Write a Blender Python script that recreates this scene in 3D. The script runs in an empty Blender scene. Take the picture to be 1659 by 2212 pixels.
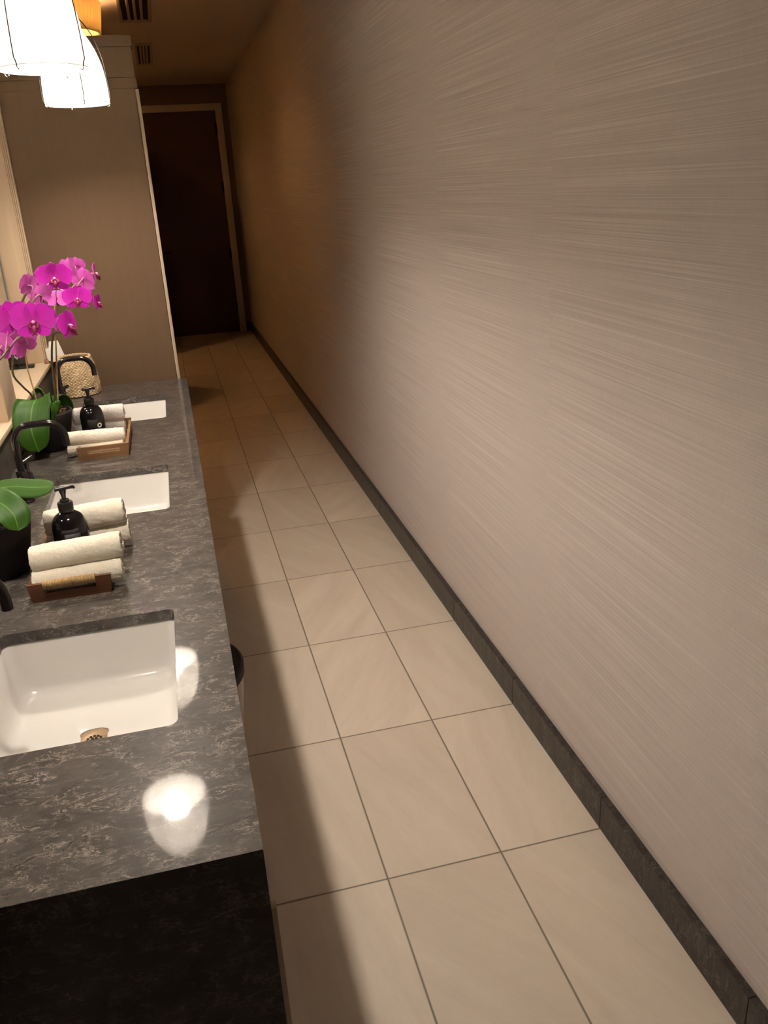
import bpy, bmesh, math, random
from mathutils import Vector, Matrix, Euler
random.seed(7)
PI = math.pi
scene = bpy.context.scene
COL = scene.collection

# ------------------------------------------------------------------ camera, world, exposure
cam_data = bpy.data.cameras.new('camera')
cam = bpy.data.objects.new('camera', cam_data); COL.objects.link(cam)
cam.location = (-0.8958, -0.2952, 1.6121)
cam.rotation_euler = (1.1983, 0.0552, -0.2473)
cam_data.sensor_fit = 'HORIZONTAL'; cam_data.sensor_width = 36.0
cam_data.lens = 1817.9 / 1659 * 36.0
cam_data.clip_start = 0.02
scene.camera = cam
scene.view_settings.view_transform = 'Standard'
scene.view_settings.look = 'None'
scene.view_settings.gamma = 1.0
scene.view_settings.use_curve_mapping = False
scene.view_settings.exposure = 1.6
world = bpy.data.worlds.new('world'); scene.world = world
world.use_nodes = True
world.node_tree.nodes['Background'].inputs[0].default_value = (1.0, 0.75, 0.55, 1)
world.node_tree.nodes['Background'].inputs[1].default_value = 0.0
BULB = 305.0            # radiance of the pendant bulbs
BULB_COL = (1.0, 0.875, 0.745)
DRUM = 2.7              # radiance of the lamps in the corridor's drum shades
DRUM_COL = (1.0, 0.58, 0.27)

# ------------------------------------------------------------------ material helpers
def new_mat(name):
    m = bpy.data.materials.new(name); m.use_nodes = True
    nt = m.node_tree
    return m, nt, nt.nodes['Principled BSDF']
def N(nt, typ, **kw):
    n = nt.nodes.new(typ)
    for k, v in kw.items():
        if hasattr(n, k): setattr(n, k, v)
        else: n.inputs[k.replace('_', ' ')].default_value = v
    return n
def setin(n, **kw):
    for k, v in kw.items(): n.inputs[k.replace('_', ' ')].default_value = v
def ramp(nt, fac, stops, interp='LINEAR'):
    r = nt.nodes.new('ShaderNodeValToRGB'); r.color_ramp.interpolation = interp
    e = r.color_ramp.elements
    while len(e) > 1: e.remove(e[-1])
    e[0].position = stops[0][0]; e[0].color = (*stops[0][1], 1) if len(stops[0][1]) == 3 else stops[0][1]
    for p, c in stops[1:]:
        x = e.new(p); x.color = (*c, 1) if len(c) == 3 else c
    nt.links.new(fac, r.inputs[0]); return r.outputs[0]
def math_n(nt, op, a, b=None, c=None):
    n = nt.nodes.new('ShaderNodeMath'); n.operation = op
    for i, v in enumerate((a, b, c)):
        if v is None: continue
        if isinstance(v, (int, float)): n.inputs[i].default_value = v
        else: nt.links.new(v, n.inputs[i])
    return n.outputs[0]
def mixc(nt, fac, a, b, mode='MIX'):
    n = nt.nodes.new('ShaderNodeMix'); n.data_type = 'RGBA'; n.blend_type = mode
    for i, v in ((0, fac), (6, a), (7, b)):
        if isinstance(v, (int, float)): n.inputs[i].default_value = v
        elif isinstance(v, tuple): n.inputs[i].default_value = (*v, 1)
        else: nt.links.new(v, n.inputs[i])
    return n.outputs[2]
def coords(nt, scale=(1, 1, 1), loc=(0, 0, 0), rot=(0, 0, 0), src='Object'):
    t = nt.nodes.new('ShaderNodeTexCoord'); mp = nt.nodes.new('ShaderNodeMapping')
    mp.inputs['Scale'].default_value = scale; mp.inputs['Location'].default_value = loc; mp.inputs['Rotation'].default_value = rot
    nt.links.new(t.outputs[src], mp.inputs[0]); return mp.outputs[0]
def noise(nt, vec, scale, detail=4.0, rough=0.55, dist=0.0, out=0):
    n = nt.nodes.new('ShaderNodeTexNoise'); setin(n, Scale=scale, Detail=detail, Roughness=rough, Distortion=dist)
    nt.links.new(vec, n.inputs['Vector']); return n.outputs[out]
def bump(nt, b, height, strength=0.3, dist=0.002):
    n = nt.nodes.new('ShaderNodeBump'); n.inputs['Strength'].default_value = strength; n.inputs['Distance'].default_value = dist
    nt.links.new(height, n.inputs['Height']); nt.links.new(n.outputs[0], b.inputs['Normal'])
def plain(name, col, rough=0.5, metal=0.0, spec=0.5, nscale=0, namp=0.1, bumps=0.0, bscale=200):
    m, nt, b = new_mat(name)
    setin(b, Roughness=rough, Metallic=metal); b.inputs['Specular IOR Level'].default_value = spec
    b.inputs['Base Color'].default_value = (*col, 1)
    v = coords(nt)
    f = noise(nt, v, nscale or 30, 3)
    lo = tuple(c * (1 - namp) for c in col); hi = tuple(min(1, c * (1 + namp)) for c in col)
    nt.links.new(ramp(nt, f, [(0.3, lo), (0.7, hi)]), b.inputs['Base Color'])
    if bumps: bump(nt, b, noise(nt, v, bscale, 3), bumps, 0.002)
    return m

def stone_mat(name, stretch=(1.0, 1.75, 1.75), gloss=0.042, k=0.74, vk=1.0, coat=0.6):
    m, nt, b = new_mat(name)
    v = coords(nt, scale=tuple(q * 1.25 for q in stretch), rot=(0, 0, 0.10))
    warp = noise(nt, v, 11.0, 3, out=1)
    vv = nt.nodes.new('ShaderNodeVectorMath'); vv.operation = 'MULTIPLY_ADD'
    nt.links.new(warp, vv.inputs[0]); vv.inputs[1].default_value = (0.10, 0.10, 0.10); nt.links.new(v, vv.inputs[2])
    v2 = vv.outputs[0]
    cloud = math_n(nt, 'ADD', math_n(nt, 'MULTIPLY', noise(nt, v2, 12.0, 5, 0.6), 0.6), math_n(nt, 'MULTIPLY', noise(nt, v2, 60.0, 4, 0.7), 0.4))
    base = ramp(nt, cloud, [(0.36, (0.058*k, 0.049*k, 0.043*k)), (0.50, (0.088*k, 0.076*k, 0.068*k)), (0.64, (0.128*k, 0.113*k, 0.101*k))])
    # thin pale veins, broken into short ragged pieces
    n1 = noise(nt, v2, 15.0, 8, 0.70)
    veinm = ramp(nt, math_n(nt, 'ABSOLUTE', math_n(nt, 'SUBTRACT', n1, 0.5)), [(0.0, (1, 1, 1)), (0.005, (0.7, 0.7, 0.7)), (0.015, (0, 0, 0))])
    mask = ramp(nt, noise(nt, v2, 13.0, 3, 0.6), [(0.46, (0, 0, 0)), (0.56, (1, 1, 1))])
    vm = math_n(nt, 'MULTIPLY', veinm, mask)
    n2 = noise(nt, v2, 30.0, 7, 0.72)
    vein2 = ramp(nt, math_n(nt, 'ABSOLUTE', math_n(nt, 'SUBTRACT', n2, 0.52)), [(0.0, (0.8, 0.8, 0.8)), (0.013, (0, 0, 0))])
    vm2 = math_n(nt, 'MULTIPLY', vein2, ramp(nt, noise(nt, v2, 16.0, 2), [(0.49, (0, 0, 0)), (0.60, (1, 1, 1))]))
    vm = math_n(nt, 'MULTIPLY', math_n(nt, 'MINIMUM', math_n(nt, 'ADD', vm, vm2), 1.0), 0.85 * vk)
    c = mixc(nt, vm, base, (0.50*k, 0.44*k, 0.38*k))
    dark = ramp(nt, noise(nt, v2, 40.0, 5, 0.65), [(0.31, (1, 1, 1)), (0.36, (0, 0, 0))])
    c = mixc(nt, math_n(nt, 'MULTIPLY', dark, 0.8), c, (0.016, 0.013, 0.013))
    nt.links.new(c, b.inputs['Base Color'])
    setin(b, Roughness=0.36, Coat_Weight=coat, Coat_Roughness=gloss); b.inputs['Specular IOR Level'].default_value = 0.09
    return m
def wood_mat(name, c0, c1, rough=0.45, axis='Z', fine=60.0, spec=0.4):
    m, nt, b = new_mat(name)
    sc = {'Z': (fine, fine, 2.0), 'Y': (fine, 2.0, fine), 'X': (2.0, fine, fine)}[axis]
    v = coords(nt, scale=sc)
    f = noise(nt, v, 1.0, 5, 0.6, 0.4)
    g = noise(nt, coords(nt, scale=tuple(s * 0.12 for s in sc)), 1.0, 3, 0.5, 0.8)
    f = math_n(nt, 'ADD', math_n(nt, 'MULTIPLY', f, 0.6), math_n(nt, 'MULTIPLY', g, 0.4))
    nt.links.new(ramp(nt, f, [(0.34, c0), (0.66, c1)]), b.inputs['Base Color'])
    setin(b, Roughness=rough); b.inputs['Specular IOR Level'].default_value = spec
    bump(nt, b, f, 0.12, 0.001)
    return m

def floor_mat():
    m, nt, b = new_mat('floor_tile')
    t = nt.nodes.new('ShaderNodeTexCoord'); s = nt.nodes.new('ShaderNodeSeparateXYZ'); nt.links.new(t.outputs['Object'], s.inputs[0])
    tx = math_n(nt, 'DIVIDE', math_n(nt, 'ADD', s.outputs[0], 0.276), 0.300)
    ty = math_n(nt, 'DIVIDE', math_n(nt, 'SUBTRACT', s.outputs[1], 1.295), 0.600)
    fx = math_n(nt, 'MULTIPLY', math_n(nt, 'ABSOLUTE', math_n(nt, 'SUBTRACT', tx, math_n(nt, 'ROUND', tx))), 0.300)
    fy = math_n(nt, 'MULTIPLY', math_n(nt, 'ABSOLUTE', math_n(nt, 'SUBTRACT', ty, math_n(nt, 'ROUND', ty))), 0.600)
    d = math_n(nt, 'MINIMUM', fx, fy)
    grout = ramp(nt, d, [(0.0019, (1, 1, 1)), (0.0027, (0, 0, 0))])
    # one random number per tile turns and shifts its veining
    ci = nt.nodes.new('ShaderNodeCombineXYZ'); nt.links.new(math_n(nt, 'FLOOR', tx), ci.inputs[0]); nt.links.new(math_n(nt, 'FLOOR', ty), ci.inputs[1])
    wn = nt.nodes.new('ShaderNodeTexWhiteNoise'); nt.links.new(ci.outputs[0], wn.inputs[0])
    sh = nt.nodes.new('ShaderNodeVectorMath'); sh.operation = 'MULTIPLY_ADD'
    nt.links.new(wn.outputs[1], sh.inputs[0]); sh.inputs[1].default_value = (9, 9, 9); nt.links.new(t.outputs['Object'], sh.inputs[2])
    rot = nt.nodes.new('ShaderNodeVectorRotate'); rot.rotation_type = 'Z_AXIS'; nt.links.new(sh.outputs[0], rot.inputs[0])
    nt.links.new(math_n(nt, 'MULTIPLY_ADD', wn.outputs[0], 1.5, -0.75), rot.inputs['Angle'])
    mp = nt.nodes.new('ShaderNodeMapping'); mp.inputs['Scale'].default_value = (9.0, 1.3, 1.0); nt.links.new(rot.outputs[0], mp.inputs[0])
    st = noise(nt, mp.outputs[0], 1.2, 6, 0.6, 0.6)
    fi = noise(nt, mp.outputs[0], 14.0, 4, 0.7)
    f = math_n(nt, 'ADD', math_n(nt, 'MULTIPLY', st, 0.75), math_n(nt, 'MULTIPLY', fi, 0.25))
    col = ramp(nt, f, [(0.30, (0.60, 0.52, 0.43)), (0.50, (0.66, 0.585, 0.49)), (0.68, (0.71, 0.64, 0.54))])
    tint = ramp(nt, wn.outputs[0], [(0, (0.90, 0.89, 0.88)), (1, (1.04, 1.03, 1.02))])
    col = mixc(nt, 1.0, col, tint, 'MULTIPLY')
    col = mixc(nt, grout, col, (0.105, 0.075, 0.045))
    nt.links.new(col, b.inputs['Base Color']); setin(b, Roughness=0.52); b.inputs['Specular IOR Level'].default_value = 0.35
    h = math_n(nt, 'ADD', math_n(nt, 'MULTIPLY', grout, -1.0), math_n(nt, 'MULTIPLY', fi, 0.10))
    bump(nt, b, h, 0.35, 0.002)
    return m
def wallpaper_mat():
    m, nt, b = new_mat('grasscloth_wallpaper')
    t = nt.nodes.new('ShaderNodeTexCoord'); s = nt.nodes.new('ShaderNodeSeparateXYZ'); nt.links.new(t.outputs['Object'], s.inputs[0])
    strip = math_n(nt, 'FLOOR', math_n(nt, 'DIVIDE', math_n(nt, 'ADD', s.outputs[1], 0.13), 0.914))
    z = math_n(nt, 'ADD', s.outputs[2], math_n(nt, 'MULTIPLY', strip, 3.71))
    c = nt.nodes.new('ShaderNodeCombineXYZ'); nt.links.new(s.outputs[1], c.inputs[1]); nt.links.new(z, c.inputs[2])
    def thr(sy, sz, scale, det):
        mp = nt.nodes.new('ShaderNodeMapping'); mp.inputs['Scale'].default_value = (1, sy, sz); nt.links.new(c.outputs[0], mp.inputs[0])
        return noise(nt, mp.outputs[0], scale, det, 0.6)
    a = thr(1.1, 430.0, 1.0, 1.0)
    bq = thr(0.8, 150.0, 1.0, 2.0)
    w = thr(260.0, 30.0, 1.0, 2.0)
    f = math_n(nt, 'ADD', math_n(nt, 'MULTIPLY', a, 0.70), math_n(nt, 'ADD', math_n(nt, 'MULTIPLY', bq, 0.17), math_n(nt, 'MULTIPLY', w, 0.13)))
    col = ramp(nt, f, [(0.30, (0.50, 0.435, 0.40)), (0.50, (0.59, 0.520, 0.48)), (0.62, (0.655, 0.585, 0.54)), (0.72, (0.77, 0.71, 0.67))])
    nt.links.new(col, b.inputs['Base Color']); setin(b, Roughness=0.85); b.inputs['Specular IOR Level'].default_value = 0.2
    bump(nt, b, f, 0.35, 0.002)
    return m
def towel_mat(name, col):
    m, nt, b = new_mat(name)
    v = coords(nt)
    n1 = noise(nt, v, 420.0, 3, 0.7); n2 = noise(nt, v, 60.0, 3)
    lo = tuple(c * 0.90 for c in col)
    nt.links.new(ramp(nt, n1, [(0.3, lo), (0.65, col)]), b.inputs['Base Color'])
    setin(b, Roughness=0.95); b.inputs['Specular IOR Level'].default_value = 0.1
    b.inputs['Sheen Weight'].default_value = 0.25
    bump(nt, b, math_n(nt, 'ADD', n1, math_n(nt, 'MULTIPLY', n2, 0.6)), 0.8, 0.003)
    return m
def emit_mat(name, col, strength):
    m = bpy.data.materials.new(name); m.use_nodes = True; nt = m.node_tree; nt.nodes.clear()
    e = nt.nodes.new('ShaderNodeEmission'); e.inputs[0].default_value = (*col, 1); e.inputs[1].default_value = strength
    o = nt.nodes.new('ShaderNodeOutputMaterial'); nt.links.new(e.outputs[0], o.inputs[0]); return m
def cloth_shade_mat(name, dif, trans, pleat=0.0, clear=0.0):
    m = bpy.data.materials.new(name); m.use_nodes = True; nt = m.node_tree; nt.nodes.clear()
    o = nt.nodes.new('ShaderNodeOutputMaterial'); d = nt.nodes.new('ShaderNodeBsdfDiffuse'); t = nt.nodes.new('ShaderNodeBsdfTranslucent')
    f = noise(nt, coords(nt, scale=(1, 1, 0.2)), 300.0, 2)
    nt.links.new(ramp(nt, f, [(0.2, tuple(c * 0.93 for c in dif)), (0.8, dif)]), d.inputs[0])
    nt.links.new(ramp(nt, f, [(0.2, tuple(c * 0.90 for c in trans)), (0.8, trans)]), t.inputs[0])
    a = nt.nodes.new('ShaderNodeAddShader'); nt.links.new(d.outputs[0], a.inputs[0]); nt.links.new(t.outputs[0], a.inputs[1])
    out = a.outputs[0]
    if clear:
        tr = nt.nodes.new('ShaderNodeBsdfTransparent'); mx = nt.nodes.new('ShaderNodeMixShader'); mx.inputs[0].default_value = clear
        nt.links.new(out, mx.inputs[1]); nt.links.new(tr.outputs[0], mx.inputs[2]); out = mx.outputs[0]
    nt.links.new(out, o.inputs[0]); return m
def petal_mat():
    m, nt, b = new_mat('orchid_petal')
    # UV.x: 0 at the flower's heart, 1 at a tepal's rim; UV.y across the tepal
    t = nt.nodes.new('ShaderNodeTexCoord'); s = nt.nodes.new('ShaderNodeSeparateXYZ'); nt.links.new(t.outputs['UV'], s.inputs[0])
    vein = noise(nt, coords(nt, scale=(1.5, 26.0, 1), src='UV'), 1.0, 4)
    base = ramp(nt, s.outputs[0], [(0.0, (0.60, 0.06, 0.42)), (0.30, (0.55, 0.016, 0.42)), (0.9, (0.62, 0.022, 0.53)), (1.0, (0.76, 0.12, 0.66))])
    c = mixc(nt, ramp(nt, vein, [(0.42, (0.38, 0.38, 0.38)), (0.62, (0, 0, 0))]), base, (0.40, 0.008, 0.30))
    # the backs of the tepals are paler and pinker
    g = nt.nodes.new('ShaderNodeNewGeometry')
    c = mixc(nt, math_n(nt, 'MULTIPLY', g.outputs['Backfacing'], 0.42), c, (0.78, 0.26, 0.64))
    nt.links.new(c, b.inputs['Base Color']); setin(b, Roughness=0.5); b.inputs['Specular IOR Level'].default_value = 0.3
    tr = nt.nodes.new('ShaderNodeBsdfTranslucent'); nt.links.new(c, tr.inputs[0])
    mx = nt.nodes.new('ShaderNodeMixShader'); mx.inputs[0].default_value = 0.28
    o = [n for n in nt.nodes if n.type == 'OUTPUT_MATERIAL'][0]
    nt.links.new(b.outputs[0], mx.inputs[1]); nt.links.new(tr.outputs[0], mx.inputs[2]); nt.links.new(mx.outputs[0], o.inputs[0])
    return m
def leaf_mat():
    m, nt, b = new_mat('orchid_leaf')
    t = nt.nodes.new('ShaderNodeTexCoord'); s = nt.nodes.new('ShaderNodeSeparateXYZ'); nt.links.new(t.outputs['UV'], s.inputs[0])
    v = noise(nt, coords(nt, scale=(1.2, 40.0, 1), src='UV'), 1.0, 3)
    c = ramp(nt, v, [(0.35, (0.019, 0.064, 0.003)), (0.65, (0.031, 0.096, 0.005))])
    rib = ramp(nt, math_n(nt, 'ABSOLUTE', math_n(nt, 'SUBTRACT', s.outputs[1], 0.5)), [(0.0, (0.8, 0.8, 0.8)), (0.014, (0.45, 0.45, 0.45)), (0.028, (0, 0, 0))])
    edge = ramp(nt, math_n(nt, 'ABSOLUTE', math_n(nt, 'SUBTRACT', s.outputs[1], 0.5)), [(0.478, (0, 0, 0)), (0.495, (0.5, 0.5, 0.5))])
    c = mixc(nt, math_n(nt, 'MAXIMUM', rib, edge), c, (0.12, 0.25, 0.045))
    nt.links.new(c, b.inputs['Base Color']); setin(b, Roughness=0.47); b.inputs['Specular IOR Level'].default_value = 0.26
    bump(nt, b, v, 0.15, 0.001)
    return m

M = {}
M['stone'] = stone_mat('dark_quartz')
M['stone_end_shaded'] = stone_mat('dark_quartz_end_shaded', stretch=(1.0, 1.7, 1.7), gloss=0.22, k=0.40, coat=0.12)  # same quartz as the top, toned down to hold the end's shade
M['stone_back'] = stone_mat('dark_quartz_backsplash', stretch=(1.5, 1.5, 0.8), gloss=0.3, k=0.85, vk=0.25, coat=0.3)
M['stone_base'] = stone_mat('dark_quartz_skirting', stretch=(2.0, 2.0, 0.9), gloss=0.22, k=0.50, vk=0.7, coat=0.2)
M['floor'] = floor_mat()
M['paper'] = wallpaper_mat()
M['ceiling'] = plain('ceiling_paint', (0.76, 0.65, 0.54), 0.9, nscale=20, namp=0.03)
M['panel'] = wood_mat('taupe_laminate', (0.126, 0.080, 0.047), (0.136, 0.088, 0.052), 0.7, 'Z', 90.0, 0.12)
M['trimwood'] = wood_mat('pale_trim', (0.40, 0.32, 0.235), (0.46, 0.37, 0.27), 0.55, 'Z', 50.0)
M['oak'] = wood_mat('pale_oak', (0.50, 0.375, 0.25), (0.63, 0.49, 0.345), 0.5, 'Z', 26.0)
M['oak_y'] = wood_mat('pale_oak_shelf', (0.56, 0.43, 0.295), (0.68, 0.54, 0.385), 0.45, 'Y', 45.0)
M['acacia'] = wood_mat('acacia', (0.22, 0.11, 0.050), (0.36, 0.20, 0.10), 0.35, 'X', 60.0)
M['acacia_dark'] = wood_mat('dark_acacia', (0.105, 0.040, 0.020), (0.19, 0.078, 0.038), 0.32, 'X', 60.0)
M['rattan'] = plain('rattan_binding', (0.50, 0.33, 0.15), 0.6, nscale=90, namp=0.25)
M['darkdoor'] = wood_mat('dark_door', (0.085, 0.045, 0.034), (0.10, 0.055, 0.040), 0.5, 'Z', 40.0)
M['doorframe'] = plain('door_frame_paint', (0.75, 0.66, 0.57), 0.6, namp=0.03)
M['porcelain'] = plain('porcelain', (0.70, 0.685, 0.655), 0.16, nscale=5, namp=0.01)
M['brass'] = plain('brushed_brass', (0.26, 0.18, 0.105), 0.42, 0.6, nscale=80, namp=0.1)
M['hole'] = plain('dark_hole', (0.012, 0.008, 0.006), 0.8)
M['gunmetal'] = plain('black_metal', (0.035, 0.031, 0.030), 0.15, 0.55, 0.7, nscale=40, namp=0.15)
M['blackglass'] = plain('black_bottle', (0.006, 0.005, 0.006), 0.10, 0.0, 0.5)
M['blackplastic'] = plain('black_plastic', (0.012, 0.011, 0.011), 0.30, 0.0, 0.5)
M['label'] = plain('bottle_label', (0.040, 0.036, 0.038), 0.55, nscale=60, namp=0.1)
M['white'] = plain('white_card', (0.75, 0.72, 0.67), 0.7, namp=0.02)
M['ink'] = plain('grey_ink', (0.30, 0.28, 0.26), 0.8)
M['silver'] = plain('grey_sign_face', (0.36, 0.35, 0.34), 0.35, 0.3)
M['pot'] = plain('matte_black_pot', (0.022, 0.020, 0.022), 0.62, 0.0, 0.35, nscale=60, namp=0.15, bumps=0.1)
M['soil'] = plain('bark_soil', (0.10, 0.055, 0.030), 0.9, nscale=120, namp=0.6, bumps=0.8, bscale=150)
M['petal'] = petal_mat(); M['leaf'] = leaf_mat()
M['lip'] = plain('orchid_lip', (0.20, 0.003, 0.055), 0.55, nscale=200, namp=0.35)
M['column'] = plain('orchid_column', (0.80, 0.38, 0.62), 0.5)
M['stem'] = plain('orchid_stem', (0.075, 0.062, 0.022), 0.5, nscale=90, namp=0.3)
M['pedicel'] = plain('orchid_pedicel', (0.45, 0.20, 0.26), 0.5, nscale=90, namp=0.2)
M['bud'] = plain('orchid_bud', (0.42, 0.30, 0.10), 0.5, nscale=90, namp=0.2)
M['bamboo'] = plain('bamboo_stake', (0.40, 0.245, 0.11), 0.6, nscale=60, namp=0.25)
M['towel'] = towel_mat('cream_terry', (0.93, 0.865, 0.72))
M['towel_white'] = towel_mat('white_terry', (0.84, 0.81, 0.765))
M['seagrass'] = plain('woven_seagrass', (0.56, 0.41, 0.24), 0.8, nscale=160, namp=0.22, bumps=0.6, bscale=260)
M['shade'] = cloth_shade_mat('white_linen_shade', (0.20, 0.195, 0.185), (0.40, 0.395, 0.38))
M['wire'] = plain('dark_wire', (0.030, 0.024, 0.020), 0.6, 0.0, 0.2)
M['bulb'] = emit_mat('lit_bulb', BULB_COL, BULB)
M['drum'] = cloth_shade_mat('pleated_amber_shade', (0.42, 0.35, 0.21), (0.27, 0.235, 0.15))
M['drum_added_diff'] = cloth_shade_mat('added_amber_diffuser', (0.45, 0.38, 0.24), (0.34, 0.28, 0.16), clear=0.45)  # for the sheet added inside the open drum
M['drumbulb'] = emit_mat('lit_amber_lamp', DRUM_COL, DRUM * 60)
M['mirror'] = plain('mirror_glass', (0.82, 0.83, 0.80), 0.02, 1.0, namp=0.0)
M['bevel'] = plain('mirror_bevel', (0.80, 0.80, 0.72), 0.15, 0.9, namp=0.0)
M['ventdark'] = plain('vent_dark', (0.015, 0.011, 0.009), 0.9)
M['ventframe'] = plain('vent_frame', (0.52, 0.42, 0.32), 0.6)
M['backroom'] = plain('room_paint', (0.22, 0.17, 0.13), 0.9, namp=0.03)

# ------------------------------------------------------------------ object helpers
def mk(name, verts, faces, mat, parent=None, smooth=False, loc=None, uvs=None):
    me = bpy.data.meshes.new(name)
    me.from_pydata([tuple(v) for v in verts], [], faces)
    if uvs:
        ul = me.uv_layers.new(name='UVMap')
        for lp in me.loops: ul.data[lp.index].uv = uvs[lp.vertex_index]
    me.update()
    o = bpy.data.objects.new(name, me); COL.objects.link(o)
    me.materials.append(mat)
    if smooth:
        for p in me.polygons: p.use_smooth = True
    if parent: o.parent = parent
    if loc: o.location = loc
    return o
def from_bm(name, bm, mat, parent=None, smooth=False, loc=None, autosmooth=None):
    bmesh.ops.recalc_face_normals(bm, faces=bm.faces[:])
    me = bpy.data.meshes.new(name); bm.to_mesh(me); bm.free()
    o = bpy.data.objects.new(name, me); COL.objects.link(o); me.materials.append(mat)
    if smooth or autosmooth:
        for p in me.polygons: p.use_smooth = True
        if autosmooth: me.set_sharp_from_angle(angle=math.radians(autosmooth))
    if parent: o.parent = parent
    if loc: o.location = loc
    return o
def add_box(bm, x0, x1, y0, y1, z0, z1, bev=0.0, seg=2):
    r = bmesh.ops.create_cube(bm, size=1.0)
    vs = r['verts']
    for v in vs:
        v.co = Vector((x0 + (v.co.x + .5) * (x1 - x0), y0 + (v.co.y + .5) * (y1 - y0), z0 + (v.co.z + .5) * (z1 - z0)))
    if bev:
        es = list({e for v in vs for e in v.link_edges})
        bmesh.ops.bevel(bm, geom=es, offset=bev, segments=seg, affect='EDGES', profile=0.5)
def box(name, x0, x1, y0, y1, z0, z1, mat, parent=None, bev=0.0, loc=None):
    bm = bmesh.new(); add_box(bm, x0, x1, y0, y1, z0, z1, bev)
    return from_bm(name, bm, mat, parent, loc=loc, autosmooth=35 if bev else None)
def lathe(name, prof, mat, parent=None, seg=40, loc=None, closed=False, fn=None, autosmooth=None):
    """prof: list of (r, z)."""
    vs, fs = [], []
    n = len(prof)
    for i, (r, z) in enumerate(prof):
        for k in range(seg):
            a = 2 * PI * k / seg
            rr, zz = fn(r, z, a, i) if fn else (r, z)
            vs.append((rr * math.cos(a), rr * math.sin(a), zz))
    for i in range(n - 1):
        for k in range(seg):
            k2 = (k + 1) % seg
            fs.append((i * seg + k, i * seg + k2, (i + 1) * seg + k2, (i + 1) * seg + k))
    o = mk(name, vs, fs, mat, parent, True, loc)
    bm = bmesh.new(); bm.from_mesh(o.data); bmesh.ops.remove_doubles(bm, verts=bm.verts[:], dist=1e-6)
    bmesh.ops.recalc_face_normals(bm, faces=bm.faces[:]); bm.to_mesh(o.data); bm.free()
    if autosmooth: o.data.set_sharp_from_angle(angle=math.radians(autosmooth))
    return o
def spline(pts, n):
    """Catmull-Rom through pts."""
    P = [Vector(p) for p in pts]; P = [P[0] * 2 - P[1]] + P + [P[-1] * 2 - P[-2]]
    out = []
    m = len(P) - 3
    for i in range(n + 1):
        t = i / n * m; k = min(int(t), m - 1); u = t - k
        a, b, c, d = P[k:k + 4]
        out.append(0.5 * ((2 * b) + (c - a) * u + (2 * a - 5 * b + 4 * c - d) * u * u + (3 * b - a - 3 * c + d) * u ** 3))
    return out
def add_tube(bm, pts, rad, seg=10, caps=True):
    pts = [Vector(p) for p in pts]
    rads = rad if isinstance(rad, (list, tuple)) else [rad] * len(pts)
    t = (pts[1] - pts[0]).normalized()
    u = t.orthogonal().normalized()
    rings = []
    for i, p in enumerate(pts):
        t2 = (pts[min(i + 1, len(pts) - 1)] - pts[max(i - 1, 0)]).normalized()
        u = (u - t2 * u.dot(t2)).normalized(); w = t2.cross(u)
        rings.append([bm.verts.new(p + (u * math.cos(2 * PI * k / seg) + w * math.sin(2 * PI * k / seg)) * rads[i]) for k in range(seg)])
    for i in range(len(rings) - 1):
        for k in range(seg):
            bm.faces.new((rings[i][k], rings[i][(k + 1) % seg], rings[i + 1][(k + 1) % seg], rings[i + 1][k]))
    if caps:
        bm.faces.new(rings[0][::-1]); bm.faces.new(rings[-1])
def tube(name, pts, rad, mat, parent=None, seg=10, loc=None):
    bm = bmesh.new(); add_tube(bm, pts, rad, seg)
    return from_bm(name, bm, mat, parent, loc=loc, autosmooth=50)
def rrect(x0, x1, y0, y1, r, n=6):
    out = []
    for cx, cy, a0 in ((x1 - r, y1 - r, 0), (x0 + r, y1 - r, PI / 2), (x0 + r, y0 + r, PI), (x1 - r, y0 + r, 1.5 * PI)):
        for k in range(n + 1):
            a = a0 + PI / 2 * k / n
            out.append((cx + r * math.cos(a), cy + r * math.sin(a)))
    return out
def thing(name, label, cat, loc=(0, 0, 0), rz=0.0, group=None):
    o = bpy.data.objects.new(name, None); COL.objects.link(o)
    o.empty_display_size = 0.05
    o.location = loc; o.rotation_euler = (0, 0, rz); o['label'] = label; o['category'] = cat
    if group: o['group'] = group
    return o
def tag(o, label, cat, group=None):
    o['label'] = label; o['category'] = cat
    if group: o['group'] = group
    return o
def struct(o):
    o['kind'] = 'structure'; return o
def dup(root, loc, label, rz=None):
    r = root.copy(); COL.objects.link(r); r.location = loc; r['label'] = label
    if rz is not None: r.rotation_euler = (0, 0, rz)
    for ch in list(root.children):
        c = ch.copy(); COL.objects.link(c); c.parent = r
        for g in ch.children:
            d = g.copy(); COL.objects.link(d); d.parent = c
    return r

# ------------------------------------------------------------------ setting
CZ = 2.76               # ceiling
WX = 0.02               # right wall
LX = -1.55              # mirror wall
YB, YE = -4.0, 10.42    # behind the camera, door wall
FX = -2.30              # left wall of the corridor beyond the partition
struct(box('floor', FX - .1, WX + .1, YB - .1, YE + .1, -0.08, 0.0, M['floor']))
struct(box('ceiling', FX - .1, WX + .1, YB - .1, YE + .1, CZ, CZ + 0.08, M['ceiling']))
struct(box('wall_right', WX, WX + .1, YB - .1, YE + .1, 0, CZ, M['paper']))
struct(box('wall_back', FX - .1, WX, YB - .1, YB, 0, CZ, M['backroom']))
struct(box('wall_left', LX - .1, LX, YB, 3.504, 0, CZ, M['backroom']))
struct(box('wall_corridor', FX - .1, FX, 3.5, YE, 0, CZ, M['backroom']))
w = box('wall_end', FX - .1, WX, YE, YE + .1, 0, CZ, M['panel']); w.data.materials[0] = M['backroom']; struct(w)
# side wall of the corridor with two openings
struct(box('wall_corridor_left', -1.03, -0.95, 6.45, 7.55, 0, 2.12, M['backroom']))
struct(box('wall_corridor_far', -1.03, -0.95, 9.2, YE, 0, 2.12, M['backroom']))
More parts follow.
